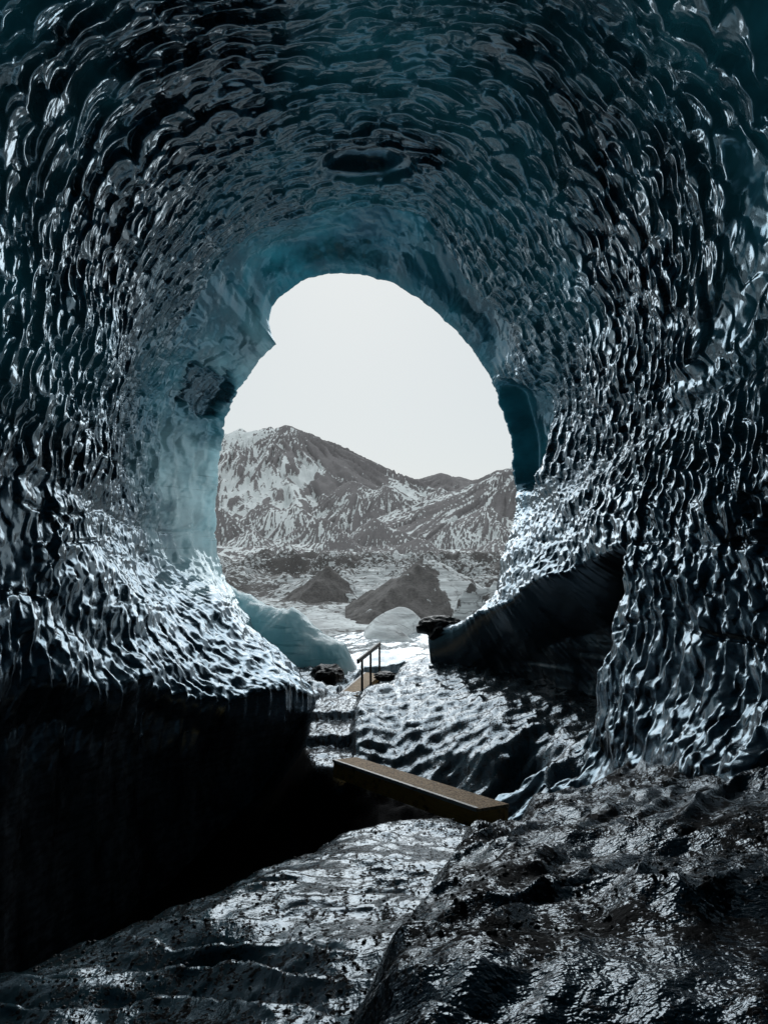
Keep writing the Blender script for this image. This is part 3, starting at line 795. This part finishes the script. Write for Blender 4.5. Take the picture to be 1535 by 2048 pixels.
def build_ground():
    X, Y = fan(100, 1450, 460, 26, 150, 260)
    z = ground_h(X, Y)
    snow = 0.60 - 0.14 * sstep(-4.4, -2.4, z) * sstep(45, 80, Y) + 0.5 * fbm(X / 7, Y / 10, 4, 955) - 0.12 * sstep(40, 80, Y)
    o = grid_mesh('glacier_ground', np.stack([X, Y, z], -1), M_OUT, dict(snow=snow))
    tag(o, 'pale cracked glacier surface outside the cave', kind='structure')
    # broad sheet to the horizon
    xs = np.linspace(-3000, 3000, 60); ys = np.linspace(31, 3600, 60)
    XX, YY = np.meshgrid(xs, ys)
    zz = np.full(XX.shape, -8.0)
    o = grid_mesh('ground', np.stack([XX, YY, zz], -1), M_HILL, dict(snow=0.5 + 0.4 * fbm(XX / 80, YY / 80, 3, 960)), flip=False)
    tag(o, 'flat ash plain reaching the horizon', kind='structure')
build_ground()

def hill(name, ridge, base_z, slope, px0, px1, y0, y1, snowf, label, mat=M_OUT, nx=150, ny=90, rough=0.4, seed=1, dome=False):
    """a hill whose crest follows the given 3D points; only its own footprint is kept above base_z"""
    X, Y = fan(px0, px1, nx, y0, y1, ny)
    R = np.array([P(*r) for r in ridge])
    H = np.full(X.shape, -99.0)
    for i in range(len(R) - 1):
        for t in np.linspace(0, 1, 14):
            c = R[i] * (1 - t) + R[i + 1] * t
            d = np.hypot(X - c[0], (Y - c[1]) * 0.8)
            H = np.maximum(H, c[2] - (slope * d * d if dome else slope * d))
    z = H + rough * fbm(X / 1.4, Y / 1.4, 5, seed) - rough * 0.8 * np.abs(fbm(X / 0.8, Y / 3, 4, seed + 3))
    z = np.maximum(z, base_z - 1.5)
    o = grid_mesh(name, np.stack([X, Y, z], -1), mat, dict(snow=snowf(X, Y, z)))
    return tag(o, label, kind='structure')

hill('debris_hill', [(655, 1133, 62), (640, 1150, 60), (600, 1190, 57)], -4.9, 0.75, 520, 740, 50, 72,
     lambda X, Y, z: -0.05 + 0.75 * sstep(-3.9, -3.0, X + 0.3 * (z + 3)) * (0.65 + fbm(X / 0.8, Y / 1, 4, 11)),
     'dark ash cone outside the cave, left of the two', seed=21)
hill('debris_hill', [(880, 1122, 50), (845, 1120, 49), (815, 1145, 46), (775, 1190, 42), (748, 1222, 40)], -4.6, 0.62, 690, 1060, 34, 62,
     lambda X, Y, z: -0.06 + 0.75 * sstep(3.0, 4.0, X + 0.45 * (z + 2)) + 0.6 * fbm(X / 0.7, Y / 1.2, 4, 12),
     'tall dark ash hill outside the cave, right of the cone', seed=22)
hill('ice_cliff', [(1120, 1140, 36), (1000, 1148, 36), (945, 1166, 36.5), (915, 1200, 36)], -5, 2.2, 820, 1250, 31.5, 45,
     lambda X, Y, z: 0.56 + 0.5 * fbm(X / 1.4, z / 0.3, 4, 13),
     'pale banded ice cliff beside the ash hill', seed=23, rough=0.7)
hill('glacier_dome', [(800, 1213, 31), (780, 1222, 30), (770, 1250, 28), (790, 1262, 27)], -4.2, 0.65, 650, 900, 24.5, 37,
     lambda X, Y, z: 0.95 + 0 * X,
     'rounded white ice dome with curved cracks', seed=24, rough=0.08, dome=True)

# ------------------------------------------------------------------ loose ice and rocks
def lump(name, c, size, mat, label, cat, seed, rough=0.25, sub=5, group=None, sharp=False, rot=0.0):
    import bmesh
    bm = bmesh.new()
    bmesh.ops.create_icosphere(bm, subdivisions=sub, radius=1.0)
    co = np.array([v.co[:] for v in bm.verts])
    n = (fbm(co[:, 0] * 1.3 + seed, co[:, 1] * 1.3 + co[:, 2] * 0.9, 5, seed) +
         fbm(co[:, 2] * 1.5 - seed, co[:, 0] * 0.9 - co[:, 1] * 1.2, 5, seed + 3))
    if sharp:
        n = -np.abs(n) * 1.4 + 0.3
    s = 1 + rough * n
    co = co * s[:, None]
    co[:, 2] = np.sign(co[:, 2]) * np.abs(co[:, 2]) ** 0.85
    cr, sr = math.cos(rot), math.sin(rot)
    co = co * np.array(size)[None]
    co = np.stack([co[:, 0] * cr - co[:, 1] * sr, co[:, 0] * sr + co[:, 1] * cr, co[:, 2]], -1)
    for v, p in zip(bm.verts, co): v.co = p
    me = bpy.data.meshes.new(name)
    bm.to_mesh(me); bm.free()
    me.materials.append(mat)
    me.polygons.foreach_set('use_smooth', [not sharp] * len(me.polygons))
    o = link_mesh(name, me)
    o.location = c
    return tag(o, label, cat, group)

def mound(name, top, base_z, label, mat, slope, seed, extent):
    pass

o = hill('ice_block', [(400, 1130, 22.4), (455, 1165, 22.0), (520, 1200, 21.4), (580, 1218, 20.8), (618, 1262, 20.2), (650, 1268, 20.2)], -4.6, 1.0, 330, 760, 17.6, 25,
     lambda X, Y, z: 0.9 + 0 * X, 'big pale blue ice block at the left foot of the opening', mat=M_PALE, nx=220, ny=120, seed=25, rough=0.26, dome=True)
del o['kind']; o['category'] = 'ice'
lump('rock', P(880, 1258, 19.4), (0.62, 0.5, 0.36), M_ROCK, 'broad jagged black rock on top of the right ice block', 'rock', 12, 0.5, 4, sharp=True)
lump('rock', P(655, 1350, 18.6), (0.42, 0.5, 0.30), M_ROCK, 'dark rock lying left of the footbridge with handrail', 'rock', 14, 0.5, 4, sharp=True)
lump('rock', P(695, 1362, 19.6), (0.22, 0.4, 0.2), M_ROCK, 'dark rock under the left edge of the footbridge', 'rock', 17, 0.5, 4, sharp=True)
lump('rock', P(772, 1352, 18.6), (0.32, 0.3, 0.12), M_ROCK, 'small flat dark rock right of the handrail', 'rock', 19, 0.5, 4, sharp=True)

# loose grit on the slab and the mound
def build_gravel():
    rng = np.random.default_rng(7)
    n = 6500
    Y = 2.0 + 7.8 * rng.random(n) ** 1.1
    ppx = rng.uniform(60, 1560, n)
    X = (ppx - 767.5) / F * Y
    cl = fbm(X / 0.5, Y / 0.5, 3, 720) + 0.5 * fbm(X / 1.7, Y / 1.7, 2, 721)
    cyi = np.interp(X, crest_pts[:, 0], crest_pts[:, 1])
    keep = (cl > -0.12 + 0.3 * (rng.random(n) - 0.5)) & (Y < cyi - 0.15)
    X, Y = X[keep], Y[keep]
    z = floor_z(X, Y)[0]
    m = len(X)
    base = np.array([(1, 0, 0), (0, 1, 0), (-1, 0, 0), (0, -1, 0), (0, 0, 1), (0, 0, -1)], float)
    size = 0.0035 + 0.013 * rng.random(m) ** 4 + 0.0012 * Y * rng.random(m)
    v = base[None] * (0.6 + 0.7 * rng.random((m, 6, 1))) * np.array([1, 1, 0.6])[None, None] * size[:, None, None]
    a = rng.random(m) * 6.28
    ca, sa = np.cos(a)[:, None], np.sin(a)[:, None]
    vx = v[:, :, 0] * ca - v[:, :, 1] * sa + X[:, None]; vy = v[:, :, 0] * sa + v[:, :, 1] * ca + Y[:, None]
    vz = v[:, :, 2] + z[:, None] + size[:, None] * 0.25
    V = np.stack([vx, vy, vz], -1).reshape(-1, 3)
    fa = np.array([(0, 1, 4), (1, 2, 4), (2, 3, 4), (3, 0, 4), (1, 0, 5), (2, 1, 5), (3, 2, 5), (0, 3, 5)])
    FA = (fa[None] + 6 * np.arange(m)[:, None, None]).reshape(-1, 3)
    me = bpy.data.meshes.new('gravel')
    me.vertices.add(len(V)); me.vertices.foreach_set('co', V.reshape(-1).astype(np.float32))
    me.loops.add(FA.size); me.loops.foreach_set('vertex_index', FA.reshape(-1).astype(np.int32))
    me.polygons.add(len(FA)); me.polygons.foreach_set('loop_start', (np.arange(len(FA)) * 3).astype(np.int32))
    me.polygons.foreach_set('loop_total', np.full(len(FA), 3, np.int32))
    me.materials.append(M_ROCK); me.update(calc_edges=True)
    tag(link_mesh('gravel', me), 'black volcanic grit strewn over the near ice slab', kind='stuff')
build_gravel()

# ------------------------------------------------------------------ the two footbridges
def emp(name, loc):
    o = bpy.data.objects.new(name, None)
    o.empty_display_size = 0.2
    o.location = loc
    col.objects.link(o)
    return o

def footbridge(corners, z, top_t, beam_h, label, cat, edge=True):
    """corners: near-left, near-right, far-right, far-left (x, y)"""
    c = np.mean(corners, 0)
    root = emp('footbridge', (c[0], c[1], z - beam_h - top_t))
    tag(root, label, cat)
    L = lambda p, zz: (p[0] - c[0], p[1] - c[1], zz)
    h0 = beam_h + top_t
    top = [L(p, h0) for p in corners]
    prism('deck', top, top_t, M_DECK, root, 0.004)
    nl, nr, fr, fl = [np.array(p) - c for p in corners]
    def ins(a, b, c_, d, u0, u1, v0, v1):
        q = lambda u, v: (a * (1 - u) + b * u) * (1 - v) + (d * (1 - u) + c_ * u) * v
        return [q(u0, v0), q(u1, v0), q(u1, v1), q(u0, v1)]
    zb = beam_h - 0.002
    for u0, u1 in ((0.015, 0.17), (0.83, 0.985)):
        r = ins(nl, nr, fr, fl, u0, u1, 0.0015, 0.9985)
        prism('beam', [(p[0], p[1], zb) for p in r], beam_h - 0.002, M_BEAM, root, 0.008)
    for v0, v1 in ((0.003, 0.03), (0.97, 0.997)):
        r = ins(nl, nr, fr, fl, 0.175, 0.825, v0, v1)
        prism('end_board', [(p[0], p[1], zb) for p in r], beam_h - 0.01, M_BEAM, root, 0.004)
    if edge:
        for u0, u1 in ((0.0, 0.06),):
            r = ins(nl, nr, fr, fl, u0 - 0.012, u1 + 0.04, 0.01, 0.99)
            prism('edge_strip', [(p[0], p[1], h0 + 0.006) for p in r], top_t + 0.012, M_EDGE, root, 0.003)
    return root, L

def at_z(px, py, z):
    Y = -z * F / (py - HZ)
    return ((px - 767.5) / F * Y, Y)

zN = -3.78
footbridge([at_z(955, 1618, zN), at_z(1018, 1608, zN), at_z(713, 1514, zN), at_z(665, 1519.5, zN)], zN, 0.045, 0.27,
           'long gritty brown plank bridge without handrail crossing the gully', 'footbridge')
zF = -3.60
cF = [at_z(677, 1388, zF), at_z(715, 1391, zF), at_z(761, 1348.5, zF), at_z(729, 1344, zF)]
fb, L = footbridge(cF, zF, 0.035, 0.13, 'small far plank bridge with a dark wooden handrail on its right', 'footbridge')
h0 = 0.165
a_, b_ = np.array(cF[1]), np.array(cF[2])
cc = np.mean(cF, 0)
dirv = (b_ - a_) / np.linalg.norm(b_ - a_)
tops = []
for t, ht in ((0.10, 0.86), (0.45, 0.88), (0.86, 0.90)):
    p = a_ * (1 - t) + b_ * t + np.array([0.045, 0.0])
    q = (p[0] - cc[0], p[1] - cc[1])
    bar('post', (q[0], q[1], 0.02), (q[0], q[1], h0 + ht), 0.06, 0.05, M_RAIL, fb, side=(dirv[0], dirv[1], 0))
    tops.append((q[0], q[1], h0 + ht))
t0, t1 = Vector(tops[0]), Vector(tops[-1])
dv = (t1 - t0)
bar('handrail', t0 - dv * 0.22 + Vector((0, 0, 0.02)), t1 + dv * 0.04 + Vector((0, 0, 0.03)), 0.05, 0.11, M_RAIL, fb, side=(dirv[1], -dirv[0], 0))
